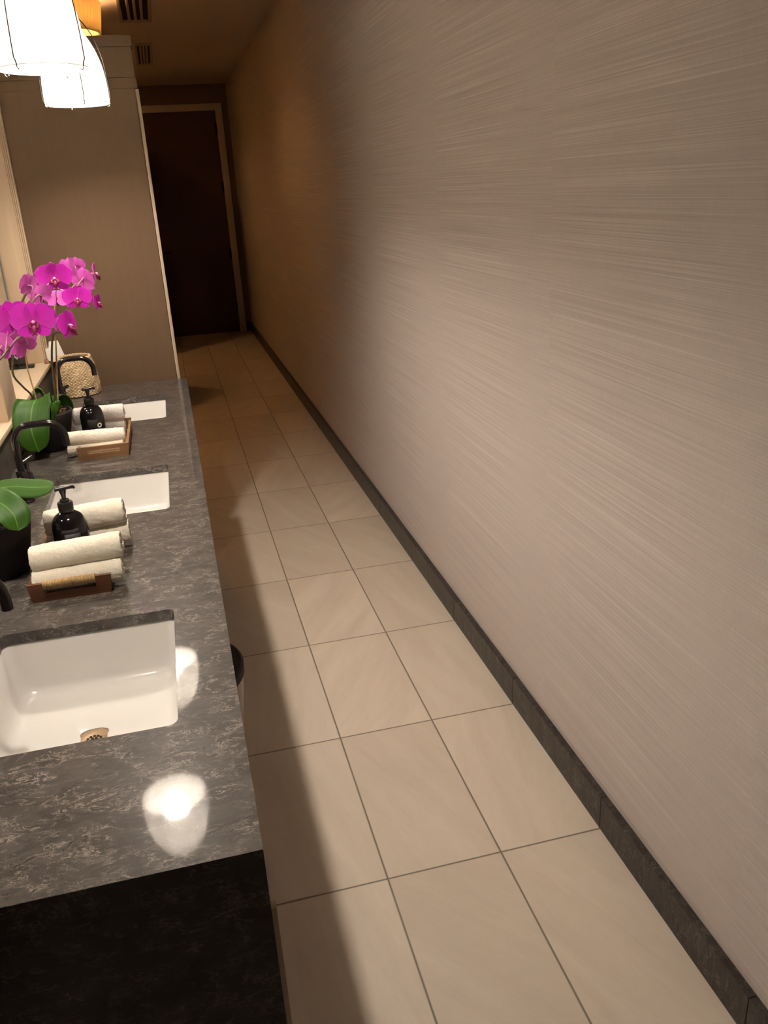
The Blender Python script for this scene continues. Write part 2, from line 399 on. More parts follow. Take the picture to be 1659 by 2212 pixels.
# stone skirting along the right wall
bm = bmesh.new()
y = YB
ys = [YB] + [1.295 + 0.6 * j for j in range(-8, 16) if YB < 1.295 + 0.6 * j < YE] + [YE]
for a, b_ in zip(ys[:-1], ys[1:]): add_box(bm, 0.0, WX, a + 0.0006, b_ - 0.0006, 0, 0.10, 0.0012, 1)
struct(from_bm('baseboard_right', bm, M['stone_base']))
struct(box('baseboard_end', -0.055, 0.0, YE - 0.012, YE, 0, 0.10, M['stone_base']))

# door at the far end
dr = struct(box('door_1', -1.03, -0.131, YE - 0.012, YE + 0.02, 0.012, 2.485, M['darkdoor']))
bm = bmesh.new()
add_box(bm, -0.128, -0.052, YE - 0.03, YE, 0, 2.56, 0.002)
add_box(bm, -1.11, -1.034, YE - 0.03, YE, 0, 2.56, 0.002)
add_box(bm, -1.033, -0.129, YE - 0.03, YE, 2.488, 2.56, 0.002)
from_bm('door_frame', bm, M['doorframe'], dr, autosmooth=35)
for z in (0.31, 0.93, 1.68, 2.30):
    bm = bmesh.new(); add_box(bm, -0.150, -0.128, YE - 0.036, YE - 0.012, z - 0.055, z + 0.055, 0.003)
    from_bm('hinge', bm, M['hole'], dr)
bm = bmesh.new(); add_tube(bm, [(-0.96, YE - 0.012, 0.99), (-0.96, YE - 0.055, 0.99), (-0.95, YE - 0.06, 0.99), (-0.82, YE - 0.06, 0.99)], 0.009)
from_bm('handle', bm, M['gunmetal'], dr, autosmooth=40)

# partition at the far end of the vanity, with its header boards
PX, PY = -0.909, 3.504
pw = struct(box('wall_partition', -1.80, PX - 0.015, PY, PY + 0.09, 0, 2.012, M['panel']))
box('edge_trim', PX - 0.013, PX, PY, PY + 0.092, 0, 2.010, M['trimwood'], pw, 0.0015)
box('header_board', -1.80, PX - 0.003, PY, PY + 0.092, 2.0125, 2.050, M['panel'], pw, 0.002)
box('header_board', -1.80, PX - 0.006, PY, PY + 0.092, 2.0515, 2.157, M['panel'], pw, 0.002)
box('cornice', -1.80, PX - 0.002, PY, PY + 0.094, 2.1585, 2.196, M['panel'], pw, 0.002)

# ------------------------------------------------------------------ vanity
CT = 0.86               # worktop height
CX0, CX1 = -1.434, -0.8815
CY0, CY1 = 0.539, 3.5035
SINKS = [(1.040, 'first'), (2.020, 'second'), (3.010, 'third')]
SX0, SX1, SHY = -1.297, -0.977, 0.199
van = thing('vanity_counter', 'long dark veined quartz vanity top with stone end running along the mirror wall', 'counter', (-1.16, 2.02, 0))
ox, oy = -1.16, 2.02
bm = bmesh.new()
def loop(pts, z):
    vs = [bm.verts.new((x - ox, y - oy, z)) for x, y in pts]
    return [bm.edges.new((vs[i], vs[(i + 1) % len(vs)])) for i in range(len(vs))]
edges = loop([(CX0, CY0), (CX1, CY0), (CX1, CY1), (CX0, CY1)], CT)
for sy, _ in SINKS: edges += loop(rrect(SX0, SX1, sy - SHY, sy + SHY, 0.016), CT)
bmesh.ops.triangle_fill(bm, use_beauty=True, use_dissolve=False, edges=edges)
# drop faces that fell inside a cut-out
kill = [f for f in bm.faces if any(SX0 < f.calc_center_median().x + ox < SX1 and abs(f.calc_center_median().y + oy - sy) < SHY and all(abs(v.co.y + oy - sy) <= SHY + 1e-5 for v in f.verts) for sy, _ in SINKS)]
bmesh.ops.delete(bm, geom=kill, context='FACES')
r = bmesh.ops.extrude_face_region(bm, geom=bm.faces[:])
for g in r['geom']:
    if isinstance(g, bmesh.types.BMVert): g.co.z = CT - 0.022
from_bm('countertop', bm, M['stone'], van)
box('front_edge', CX1 - 0.02 - ox, CX1 - ox, CY0 + 0.021 - oy, CY1 - oy, CT - 0.07, CT - 0.0222, M['stone'], van)
bm = bmesh.new()
add_box(bm, CX0 - ox, CX1 - ox, CY0 - oy, CY0 + 0.02 - oy, 0.0, CT - 0.0222)
add_box(bm, CX0 - ox, CX1 - ox, CY0 - 0.0012 - oy, CY0 - oy, 0.0, CT)
from_bm('end_panel', bm, M['stone_end_shaded'], van)
box('corner_strip', CX1 - 0.012 - ox, CX1 + 0.0075 - ox, CY0 + 0.022 - oy, CY0 + 0.034 - oy, 0.0, 0.74, M['oak'], van)
bsp = box('backsplash', CX0 - 0.02, CX0 - 0.0005, CY0, CY1, CT - 0.022, 0.9755, M['stone_back'])
tag(bsp, 'upright dark stone backsplash between the counter and the pale wooden ledge', 'backsplash')

# sinks
def make_sink():
    root = thing('sink', '', 'sink', (-1.137, 1.04, 0.70))
    hx, hy = (SX1 - SX0) / 2, SHY
    bm = bmesh.new()
    def ring(dx, r, z): return [bm.verts.new((x, y, z)) for x, y in rrect(-hx - dx, hx + dx, -hy - dx, hy + dx, r)]
    ztop = CT - 0.0222 - 0.70
    rings = [ring(0.030, 0.04, ztop - 0.004), ring(0.030, 0.04, ztop), ring(0.004, 0.02, ztop), ring(0.001, 0.02, ztop - 0.004),
             ring(-0.008, 0.026, 0.075), ring(-0.014, 0.030, 0.048), ring(-0.022, 0.032, 0.038), ring(-0.036, 0.034, 0.0345),
             ring(-0.10, 0.03, 0.0315)]
    # round mouth of the drain
    cnt = len(rings[0])
    def circ(rad, z): 
        out = []
        for v in rings[-1]:
            a = math.atan2(v.co.y, v.co.x); out.append(bm.verts.new((rad * math.cos(a), rad * math.sin(a), z)))
        return out
    rings += [circ(0.040, 0.0300), circ(0.035, 0.0285), circ(0.034, 0.020)]
    for a, b in zip(rings[:-1], rings[1:]):
        for k in range(cnt): bm.faces.new((a[k], a[(k + 1) % cnt], b[(k + 1) % cnt], b[k]))
    bm.faces.new(rings[-1])
    o = from_bm('bowl', bm, M['porcelain'], root, autosmooth=50)
    d = lathe('drain', [(0.0, 0.0270), (0.020, 0.0272), (0.031, 0.0296), (0.0335, 0.0288), (0.0335, 0.024)], M['brass'], root, 32)
    bm = bmesh.new()
    for rr, n in ((0, 1), (0.0062, 6), (0.0124, 12)):
        for k in range(n):
            a = 2 * PI * k / n
            bmesh.ops.create_cone(bm, cap_ends=True, segments=10, radius1=0.0024, radius2=0.0024, depth=0.002, matrix=Matrix.Translation((rr * math.cos(a), rr * math.sin(a), 0.0272)))
    from_bm('drain_hole', bm, M['hole'], d)
    return root
snk = make_sink()
snk['label'] = 'nearest white undermount sink with brass drain, cut into the counter in front'
snk['group'] = 'undermount sinks'
dup(snk, (-1.137, 2.02, 0.70), 'middle white undermount sink, behind the cream towels and soap bottle')
dup(snk, (-1.137, 3.01, 0.70), 'farthest white undermount sink, in front of the woven basket')

# taps
def make_tap():
    root = thing('faucet', '', 'faucet', (-1.352, 2.03, CT), 0, 'black widespread taps')
    g = M['gunmetal']
    lathe('spout_base', [(0.0, 0), (0.0185, 0), (0.0185, 0.004), (0.0135, 0.007), (0.0132, 0.050), (0.0140, 0.054), (0.0140, 0.086), (0.0128, 0.089), (0.0, 0.089)], g, root, 28, autosmooth=40)
    pts = [(0, 0, 0.085), (0, 0, 0.13), (0, 0, 0.165)]
    R = 0.046
    for k in range(1, 9):
        a = PI / 2 * k / 8; pts.append((R - R * math.cos(a), 0, 0.165 + R * math.sin(a)))
    pts += [(0.065, 0, 0.211), (0.082, 0, 0.211)]
    for k in range(1, 9):
        a = PI / 2 * k / 8; pts.append((0.082 + R * math.sin(a), 0, 0.211 - R + R * math.cos(a)))
    pts += [(0.128, 0, 0.150), (0.128, 0, 0.143)]
    tube('spout', pts, 0.0092, g, root, 16)
    for s in (-1, 1):
        h = lathe('handle', [(0.0, 0), (0.0155, 0), (0.0155, 0.003), (0.0128, 0.006), (0.0125, 0.048), (0.0110, 0.051), (0.0, 0.051)], g, root, 24, (-0.004, 0.105 * s, 0), autosmooth=40)
        bm = bmesh.new(); add_tube(bm, [(0, 0, 0.048), (0, 0, 0.080)], 0.0062, 12)
        add_tube(bm, [(-0.012, -0.012, 0.080), (0.012, 0.032, 0.086)], 0.0062, 12)
        from_bm('lever', bm, g, h, autosmooth=40)
    return root
tap = make_tap()
tap['label'] = 'black gooseneck faucet at the middle sink, in front of the broad orchid leaf'
dup(tap, (-1.352, 1.04, CT), 'black gooseneck faucet at the nearest sink, only its spout tip in view')
dup(tap, (-1.345, 3.01, CT), 'black gooseneck faucet at the farthest sink, standing before the woven basket')

# wooden ledge, posts and mirrors
led = box('wooden_ledge', LX, -1.426, CY0, CY1, 0.9757, 0.991, M['oak_y'], None, 0.0012)
tag(led, 'pale wooden ledge running above the dark backsplash under the mirrors', 'ledge')
def post(y0, y1, x1, label, flute):
    bm = bmesh.new(); add_box(bm, LX, x1 - 0.02 if flute else x1, y0, y1, 0.9912, CZ, 0.002)
    if flute:
        for i in range(3):
            add_box(bm, x1 - 0.0198 + i * 0.0066, x1 - 0.0142 + i * 0.0066, y0 + 0.002 + 0.0015 * i, y1, 0.9912, CZ, 0.0015)
    o = from_bm('mirror_post', bm, M['oak'], None, autosmooth=35)
    tag(o, label, 'post', 'pale wooden posts beside the mirrors')
post(2.441, 2.630, -1.436, 'pale wooden post rising from the ledge behind the near orchid, cut by the left edge', False)
post(3.470, 3.5035, -1.4275, 'pale wooden fluted post against the brown partition at the far end of the ledge', True)
for ya, yb, lab in ((0.60, 2.438, 'long mirror over the near sinks, left of the pale wooden post'), (2.633, 3.467, 'mirror between the two pale wooden posts over the farthest sink')):
    mr = thing('mirror', lab, 'mirror', (LX, (ya + yb) / 2, 0.9912), 0, 'wall mirrors above the ledge')
    h = (yb - ya) / 2
    box('glass', 0.0, 0.012, -h, h, 0.0, 1.40, M['mirror'], mr)
    bm = bmesh.new()
    add_box(bm, 0.0121, 0.018, -h, -h + 0.012, 0.0, 1.40, 0.002); add_box(bm, 0.0121, 0.018, h - 0.012, h, 0.0, 1.40, 0.002); add_box(bm, 0.0121, 0.018, -h + 0.0122, h - 0.0122, 1.388, 1.40, 0.002)
    from_bm('frame', bm, M['bevel'], mr, autosmooth=35)

# ------------------------------------------------------------------ lamps
def make_pendant():
    root = thing('pendant_lamp', '', 'lamp', (-1.111, 2.025, 1.902), 0, 'white bell pendant lamps over the vanity')
    # inner linen bell, open below
    prof = [(0.1015, 0.0), (0.1012, 0.04), (0.0985, 0.080), (0.0930, 0.115), (0.0800, 0.155), (0.0620, 0.190), (0.042, 0.215), (0.018, 0.228)]
    pr = [(v.x, v.z) for v in spline([(r, 0, z) for r, z in prof], 30)]
    inner = [(r - 0.0012, z) for r, z in pr[::-1]]
    lathe('shade', pr + inner + [pr[0]], M['shade'], root, 64)
    oprof = [(0.1085, -0.002), (0.1075, 0.05), (0.1052, 0.090), (0.1000, 0.138), (0.0840, 0.190), (0.0630, 0.226), (0.042, 0.250), (0.018, 0.266)]
    op = [(v.x, v.z) for v in spline([(r, 0, z) for r, z in oprof], 30)]
    for k in range(4):
        a = PI / 2 * k - 0.466
        c, s = math.cos(a), math.sin(a)
        pts = [(0.093, -0.005), (0.098, -0.009), (0.1035, -0.005), (0.1035, 0.002), (0.1060, 0.009), (0.1090, 0.013)]
        path = [(r * c, r * s, z) for r, z in pts] + [((r + 0.0005) * c, (r + 0.0005) * s, z) for r, z in op if z > 0.03]
        tube('rib', path, 0.0016, M['wire'], root, 6)
    bm = bmesh.new()
    add_tube(bm, [(0.1018 * math.cos(a), 0.1018 * math.sin(a), 0.0) for a in [2 * PI * k / 64 for k in range(65)]], 0.0013, 6, False)
    from_bm('hem', bm, M['shade'], root, True)
    lathe('socket', [(0.0, 0.266), (0.019, 0.266), (0.019, 0.215), (0.017, 0.180), (0.015, 0.142), (0.0, 0.142)], M['gunmetal'], root, 24, autosmooth=40)
    bp = [(0.0, 0.036), (0.012, 0.0375), (0.022, 0.044), (0.0285, 0.056), (0.030, 0.068), (0.027, 0.084), (0.020, 0.100), (0.0135, 0.114), (0.0135, 0.142), (0, 0.142)]
    lathe('bulb', bp, M['bulb'], root, 20)
    tube('rod', [(0, 0, 0.265), (0, 0, 0.60), (0, 0, CZ - 1.902 - 0.019)], 0.005, M['gunmetal'], root, 10)
    lathe('ceiling_canopy', [(0, CZ - 1.902), (0.055, CZ - 1.902), (0.055, CZ - 1.902 - 0.014), (0.045, CZ - 1.902 - 0.02), (0, CZ - 1.902 - 0.02)], M['gunmetal'], root, 32, autosmooth=40)
    return root
pen = make_pendant()
pen['label'] = 'nearer and larger white glowing bell pendant lamp in dark wire frame, top left corner'
dup(pen, (-1.106, 2.90, 1.907), 'farther glowing bell pendant lamp, lower edge overlapping the brown partition', 0.74)
dup(pen, (-1.111, 1.05, 1.902), 'bell pendant lamp over the nearest sink, above the top of the picture', 0.8)

def make_drum():
    root = thing('ceiling_lamp', 'amber pleated drum lamp on the ceiling beyond the partition, beside the nearer vent', 'lamp', (-1.37, 5.8, CZ))
    seg = 192
    def pl(r, z, a, i): return (r * (1 + 0.016 * math.cos(a * 64)), z)
    lathe('shade', [(0.275, -0.205), (0.288, -0.12), (0.300, -0.036), (0.297, -0.036), (0.285, -0.12), (0.272, -0.205), (0.275, -0.205)], M['drum'], root, 512, fn=pl)
    lathe('added_diffuser', [(0, -0.192), (0.2705, -0.192), (0.2705, -0.1905), (0, -0.1905)], M['drum_added_diff'], root, 64)  # added sheet, weakens the lamp's direct light on the corridor floor
    lathe('lamp_bulb', [(0, -0.13), (0.03, -0.122), (0.042, -0.095), (0.03, -0.068), (0, -0.06)], M['drumbulb'], root, 20)
    lathe('base_plate', [(0, -0.0001), (0.08, -0.0001), (0.08, -0.02), (0.015, -0.03), (0.015, -0.06), (0, -0.06)], M['ventframe'], root, 32, autosmooth=40)
    return root
drm = make_drum()
dup(drm, (-1.75, 8.45, CZ), 'amber drum lamp deep in the corridor, hidden behind the partition')

# ------------------------------------------------------------------ ceiling vents
def make_vent(label, x0, x1, y0, y1):
    root = thing('ceiling_vent', label, 'vent', ((x0 + x1) / 2, (y0 + y1) / 2, CZ), 0, 'slotted ceiling vents')
    hx, hy = (x1 - x0) / 2, (y1 - y0) / 2
    box('backing', -hx + .01, hx - .01, -hy + .01, hy - .01, -0.003, -0.0005, M['ventdark'], root)
    bm = bmesh.new(); f = 0.022
    add_box(bm, -hx, -hx + f, -hy, hy, -0.014, -0.0005, 0.002); add_box(bm, hx - f, hx, -hy, hy, -0.014, -0.0005, 0.002)
    add_box(bm, -hx + f, hx - f, -hy, -hy + f * 2, -0.014, -0.0005, 0.002); add_box(bm, -hx + f, hx - f, hy - f * 2, hy, -0.014, -0.0005, 0.002)
    from_bm('frame', bm, M['ventframe'], root, autosmooth=35)
    for k in range(3):
        x = -hx + f + (2 * hx - 2 * f) * (k + 1) / 4
        box('slat', x - 0.009, x + 0.009, -hy + f * 2, hy - f * 2, -0.012, -0.0032, M['ventframe'], root, 0.001)
make_vent('nearer slotted ceiling vent, cut by the top edge of the picture', -0.978, -0.766, 5.20, 6.60)
make_vent('farther slotted ceiling vent, right of the partition cornice', -0.912, -0.768, 7.55, 8.72)

# ------------------------------------------------------------------ orchids
def petal_grid(L, W, shape, cup, droop, nu=9, nv=6):
    """one tepal from the heart along +Y; returns verts, faces, uvs."""
    vs, fs, uv = [], [], []
    for i in range(nu + 1):
        t = i / nu; y = L * t
        if shape == 'round': w = W * (max(0.0, math.sin(PI * min(1, t ** 0.92))) ** 0.48) * (0.25 + 0.75 * min(1, t * 2.2))
        else: w = W * (max(0.0, math.sin(PI * (0.05 + 0.95 * t) ** 1.05)) ** 0.55)
        for j in range(nv + 1):
            s = j / nv * 2 - 1
            yy = y - 0.05 * L * s * s * t * t
            vs.append((w * s, yy, cup * (s * s) * w * 0.5 + droop * t * t * L)); uv.append((min(1, max(t, abs(s) * 0.98 if t > .25 else t)), j / nv))
    for i in range(nu):
        for j in range(nv):
            a = i * (nv + 1) + j; fs.append((a, a + 1, a + nv + 2, a + nv + 1))
    return vs, fs, uv
def make_flower_meshes(variant):
    rnd = random.Random(variant)
    V, F, U = [], [], []
    # (angle from up, length, half width, shape, cup, droop, lift)
    tep = [(0, .46, .165, 'oval', -0.25, 0.12), (128, .46, .165, 'oval', -0.2, 0.02), (-128, .46, .165, 'oval', -0.2, 0.02),
           (68, .55, .30, 'round', 0.14, -0.14), (-68, .55, .30, 'round', 0.14, -0.14)]
    for q, (ang, L, W, sh, cup, dr) in enumerate(tep):
        vs, fs, uv = petal_grid(L, W, sh, cup, dr + rnd.uniform(-.07, .07))
        a = math.radians(-ang + rnd.uniform(-5, 5)); lift = 0.018 if q > 2 else 0.0
        o = len(V)
        for x, y, z in vs: V.append((x * math.cos(a) - y * math.sin(a), x * math.sin(a) + y * math.cos(a), z + lift))
        F += [tuple(o + i for i in f) for f in fs]; U += uv
    me = bpy.data.meshes.new('flower'); me.from_pydata(V, [], F); ul = me.uv_layers.new(name='UVMap')
    for lp in me.loops: ul.data[lp.index].uv = U[lp.vertex_index]
    me.materials.append(M['petal'])
    for p in me.polygons: p.use_smooth = True
    # the normals look along +Z, towards whoever faces the flower
    me.update()
    if sum(p.normal.z for p in me.polygons) < 0: me.flip_normals()
    # lip: two side lobes, a pointed middle lobe and tendrils
    bm = bmesh.new()
    for s in (-1, 1):
        pts = [(0.02 * s, -0.03, 0.05), (0.075 * s, -0.07, 0.10), (0.085 * s, -0.115, 0.145), (0.045 * s, -0.12, 0.17)]
        add_tube(bm, spline(pts, 8), [0.030, 0.038, 0.044, 0.046, 0.044, 0.040, 0.034, 0.026, 0.012], 8)
        add_tube(bm, spline([(0.02 * s, -0.265, 0.17), (0.05 * s, -0.29, 0.19), (0.06 * s, -0.27, 0.215)], 5), [0.016, 0.013, 0.011, 0.008, 0.006, 0.003], 6)
    add_tube(bm, spline([(0, -0.04, 0.05), (0, -0.13, 0.11), (0, -0.22, 0.155), (0, -0.28, 0.18)], 9), [0.03, 0.045, 0.062, 0.075, 0.078, 0.068, 0.05, 0.034, 0.022, 0.012], 10)
    bmesh.ops.recalc_face_normals(bm, faces=bm.faces[:])
    lip = bpy.data.meshes.new('lip'); bm.to_mesh(lip); bm.free(); lip.materials.append(M['lip'])
    for p in lip.polygons: p.use_smooth = True
    bm = bmesh.new(); add_tube(bm, [(0, 0.01, 0.0), (0, 0.005, 0.06), (0, -0.012, 0.105), (0, -0.03, 0.125)], [0.028, 0.036, 0.042, 0.022], 10)
    bmesh.ops.recalc_face_normals(bm, faces=bm.faces[:])
    colm = bpy.data.meshes.new('column'); bm.to_mesh(colm); bm.free(); colm.materials.append(M['column'])
    for p in colm.polygons: p.use_smooth = True
    return me, lip, colm
FLW = [make_flower_meshes(k) for k in range(4)]
def flower(root, pos, size, face, up=(0, 0, 1), stem=None, k=0):
    """pos and stem in world metres; face = the way the flower looks."""
    base = Vector(root.location)
    z = Vector(face).normalized(); u = Vector(up); y = (u - z * u.dot(z)).normalized(); x = y.cross(z)
    me, lip, colm = FLW[k % 4]
    o = bpy.data.objects.new('flower', me); COL.objects.link(o); o.parent = root
    m = Matrix((x, y, z)).transposed().to_4x4() @ Matrix.Scale(size, 4); m.translation = Vector(pos) - base
    o.matrix_local = m
    l = bpy.data.objects.new('lip', lip); COL.objects.link(l); l.parent = o
    c = bpy.data.objects.new('column', colm); COL.objects.link(c); c.parent = o
    if stem:
        p = Vector(pos) - base; s = Vector(stem) - base
        q = p - z * size * 0.22
        tube('pedicel', spline([p - z * 0.0005, q, (q + s) / 2 + Vector((0, 0, 0.004)), s], 8), 0.0017, M['pedicel'], root, 6)
def leaf(root, pts, width, roll=None, tip=0.5, fold=0.18, name='leaf'):
    """pts: centre line (world); width = full width; roll = per-end twist of the blade's side vector."""
    base = Vector(root.location)
    n, nv = 26, 10
    cl = spline(pts, n); vs, fs, uv = [], [], []
    for i, p in enumerate(cl):
        t = i / n
        tan = (cl[min(i + 1, n)] - cl[max(i - 1, 0)]).normalized()
        s = Vector(roll[0]).lerp(Vector(roll[1]), t); s = (s - tan * s.dot(tan)).normalized()
        nor = s.cross(tan)
        w = width / 2 * (min(1.0, 0.42 + 1.5 * t) if t < 0.5 else 1.0) * (1.0 if t < 0.62 else math.sqrt(max(0.0, 1 - ((t - 0.62) / 0.38) ** 3.0)))
        for j in range(nv + 1):
            q = j / nv * 2 - 1
            vs.append(p + s * (w * q) + nor * (fold * w * (abs(q) ** 1.5)) - base); uv.append((t * width * 8, j / nv))
    for i in range(n):
        for j in range(nv):
            a = i * (nv + 1) + j; fs.append((a, a + 1, a + nv + 2, a + nv + 1))
    o = mk(name, vs, fs, M['leaf'], root, True, uvs=uv)
    md = o.modifiers.new('thick', 'SOLIDIFY'); md.thickness = 0.0022; md.offset = 0
    return o
def pot(root, r0, r1, h):
    lathe('pot', [(0, 0), (r0 - .004, 0), (r0, 0.004), (r1, h - 0.004), (r1 - 0.003, h), (r1 - 0.007, h), (r1 - 0.012, h - 0.02), (0.0, h - 0.02)], M['pot'], root, 56, autosmooth=40)
    rnd = random.Random(3)
    bm = bmesh.new()
    r = bmesh.ops.create_uvsphere(bm, u_segments=28, v_segments=10, radius=1.0)
    for v in r['verts']: v.co = Vector((v.co.x * (r1 - 0.0135), v.co.y * (r1 - 0.0135), h - 0.014 + v.co.z * 0.013))
    for _ in range(110):
        a = rnd.uniform(0, 2 * PI); rr = (r1 - 0.022) * math.sqrt(rnd.random())
        m = Matrix.Translation((rr * math.cos(a), rr * math.sin(a), h - 0.006 + rnd.uniform(0, .008))) @ Euler((rnd.uniform(-.6, .6), rnd.uniform(-.6, .6), rnd.uniform(0, 6))).to_matrix().to_4x4() @ Matrix.Diagonal((rnd.uniform(.008, .02), rnd.uniform(.003, .007), .004, 1))
        bmesh.ops.create_cube(bm, size=1.0, matrix=m)
    o = from_bm('soil', bm, M['soil'], root)
    o['kind'] = 'stuff'

# far orchid, beside the middle faucet
oa = thing('potted_orchid', 'magenta orchid in black pot with one broad leaf hanging over, behind the middle faucet', 'plant', (-1.345, 2.56, CT), 0, 'potted magenta orchids')
pot(oa, 0.056, 0.084, 0.125)
leaf(oa, [(-1.335, 2.555, 0.975), (-1.350, 2.515, 1.035), (-1.366, 2.470, 1.020), (-1.376, 2.435, 0.960), (-1.366, 2.425, 0.888)], 0.108, ((0.9, 0.35, 0.1), (0.95, 0.1, 0.12)), fold=-0.10)
leaf(oa, [(-1.325, 2.545, 0.975), (-1.312, 2.525, 1.018), (-1.303, 2.50, 1.000), (-1.312, 2.475, 0.955)], 0.048, ((0.3, 0.9, 0), (0.25, 0.9, 0)), fold=0.15)
leaf(oa, [(-1.335, 2.575, 0.975), (-1.345, 2.60, 1.030), (-1.365, 2.61, 1.040), (-1.385, 2.60, 1.000)], 0.062, ((0.2, -0.8, 0.5), (0.3, -0.8, 0.4)), fold=0.1)
leaf(oa, [(-1.335, 2.580, 0.975), (-1.315, 2.610, 1.022), (-1.290, 2.628, 1.010), (-1.274, 2.635, 0.962)], 0.056, ((0.6, -0.6, 0.1), (0.7, -0.5, 0.2)), fold=-0.12)
b0 = Vector(oa.location)
def P(*pts): return [Vector(p) - b0 for p in pts]
tube('stake', P((-1.306, 2.545, 0.968), (-1.285, 2.545, 1.10), (-1.250, 2.545, 1.330)), 0.0024, M['bamboo'], oa, 8)
tube('stake', P((-1.362, 2.575, 0.970), (-1.372, 2.565, 1.13), (-1.366, 2.55, 1.19), (-1.322, 2.50, 1.385)), 0.0022, M['bamboo'], oa, 8)
stemA = spline([(-1.313, 2.555, 0.968), (-1.300, 2.54, 1.06), (-1.290, 2.535, 1.15), (-1.276, 2.53, 1.214), (-1.262, 2.51, 1.238), (-1.243, 2.48, 1.240), (-1.225, 2.46, 1.245)], 30)
tube('stem', [v - b0 for v in stemA], 0.0032, M['stem'], oa, 8)
stemC = spline([(-1.355, 2.575, 0.968), (-1.372, 2.54, 1.045), (-1.386, 2.51, 1.080), (-1.402, 2.48, 1.127), (-1.389, 2.47, 1.185), (-1.375, 2.46, 1.226), (-1.350, 2.44, 1.30), (-1.315, 2.42, 1.36), (-1.270, 2.42, 1.40)], 36)
tube('stem', [v - b0 for v in stemC], 0.0032, M['stem'], oa, 8)
flower(oa, (-1.210, 2.43, 1.266), 0.108, (0.93, -0.36, 0.06), (-0.10, 0, 1), stemA[28], 0)
flower(oa, (-1.252, 2.46, 1.282), 0.104, (0.86, 0.45, 0.22), (-0.45, 0, 1), stemA[22], 1)
flower(oa, (-1.222, 2.43, 1.402), 0.066, (-0.25, 0.75, -0.1), (0.2, 0, 1), stemC[36], 2)

# near orchid, cut by the left edge: its long spray arches away from the camera
ob = thing('potted_orchid', 'magenta orchid in black pot cut by left edge, its long spray arching away', 'plant', (-1.345, 1.555, CT), 0, 'potted magenta orchids')
pot(ob, 0.062, 0.086, 0.128)
leaf(ob, [(-1.345, 1.55, 0.985), (-1.325, 1.545, 1.045), (-1.285, 1.535, 1.057), (-1.235, 1.517, 1.055), (-1.192, 1.50, 1.056)], 0.052, ((0.1, 0.9, 0.55), (0.1, 0.9, 0.5)), fold=0.15)
leaf(ob, [(-1.352, 1.545, 0.985), (-1.335, 1.52, 1.036), (-1.302, 1.49, 1.040), (-1.275, 1.465, 1.020), (-1.268, 1.448, 0.988)], 0.068, ((0.5, 0.7, 0.55), (0.75, 0.55, 0.2)), fold=-0.15)
leaf(ob, [(-1.35, 1.57, 0.985), (-1.37, 1.62, 1.03), (-1.395, 1.68, 1.02), (-1.40, 1.73, 0.96)], 0.06, ((0.9, 0.3, 0.1), (0.9, 0.3, 0.1)), fold=-0.1)
b0 = Vector(ob.location)
tube('stake', P((-1.365, 1.57, 0.972), (-1.38, 1.60, 1.25)), 0.0024, M['bamboo'], ob, 8)
stemB = spline([(-1.36, 1.56, 0.972), (-1.385, 1.58, 1.10), (-1.365, 1.63, 1.22), (-1.325, 1.68, 1.275), (-1.283, 1.72, 1.297), (-1.264, 1.78, 1.317), (-1.241, 1.86, 1.334), (-1.238, 1.93, 1.363), (-1.227, 2.0, 1.393), (-1.214, 2.08, 1.397), (-1.195, 2.15, 1.398), (-1.173, 2.26, 1.384), (-1.145, 2.33, 1.385)], 60)
tube('stem', [v - b0 for v in stemB], [0.0034 - 0.0018 * i / 60 for i in range(61)], M['stem'], ob, 8)
FL = [  # pos, size, facing, up, stem point index, mesh
    ((-1.253, 1.795, 1.370), 0.098, (0.42, -0.88, 0.12), (-0.12, 0, 1), 22, 0),
    ((-1.207, 1.775, 1.364), 0.102, (0.10, -0.98, 0.10), (0.05, 0, 1), 24, 1),
    ((-1.290, 1.75, 1.318), 0.085, (-0.55, 0.55, -0.2), (0.1, 0, 1), 18, 2),
    ((-1.252, 1.86, 1.306), 0.084, (-0.60, 0.70, 0.05), (-0.5, 0, 1), 29, 3),
    ((-1.230, 1.95, 1.430), 0.066, (-0.75, 0.45, 0.25), (0.45, 0, 1), 35, 2),
    ((-1.220, 2.06, 1.394), 0.062, (-0.30, 0.90, -0.1), (-0.3, 0, 1), 40, 3),
    ((-1.184, 2.10, 1.430), 0.092, (0.12, -0.98, 0.05), (0.0, 0, 1), 44, 2),
    ((-1.211, 2.30, 1.362), 0.072, (0.0, 0.9, -0.35), (0.1, 0, 1), 51, 1),
    ((-1.166, 2.30, 1.434), 0.075, (0.70, 0.62, 0.1), (0.1, 0, 1), 53, 0),
    ((-1.143, 2.16, 1.368), 0.078, (0.10, -0.98, 0.10), (0.05, 0, 1), 52, 3),
    ((-1.135, 2.34, 1.398), 0.085, (0.55, 0.75, 0.12), (-0.1, 0, 1), 56, 2),
    ((-1.103, 2.36, 1.415), 0.072, (0.95, 0.15, -0.05), (-0.15, 0, 1), 58, 1),
    ((-1.109, 2.36, 1.333), 0.060, (0.93, -0.25, -0.05), (-0.15, 0, 1), 59, 0),
    ((-1.155, 2.36, 1.440), 0.062, (-0.2, 0.80, 0.4), (0.2, 0, 1), 54, 3)]
for pos, sz, fc, up, si, k in FL: flower(ob, pos, sz, fc, up, stemB[si], k)
for pos, si in (((-1.139, 2.34, 1.372), 60), ((-1.236, 1.93, 1.330), 33)):
    p = Vector(pos) - b0
    bm = bmesh.new(); r = bmesh.ops.create_uvsphere(bm, u_segments=12, v_segments=8, radius=0.007)
    for v in r['verts']: v.co = Vector((v.co.x * 1.3, v.co.y, v.co.z)) + p
    add_tube(bm, [p, stemB[si] - b0], 0.0012, 6)
    from_bm('bud', bm, M['bud'], ob, True)

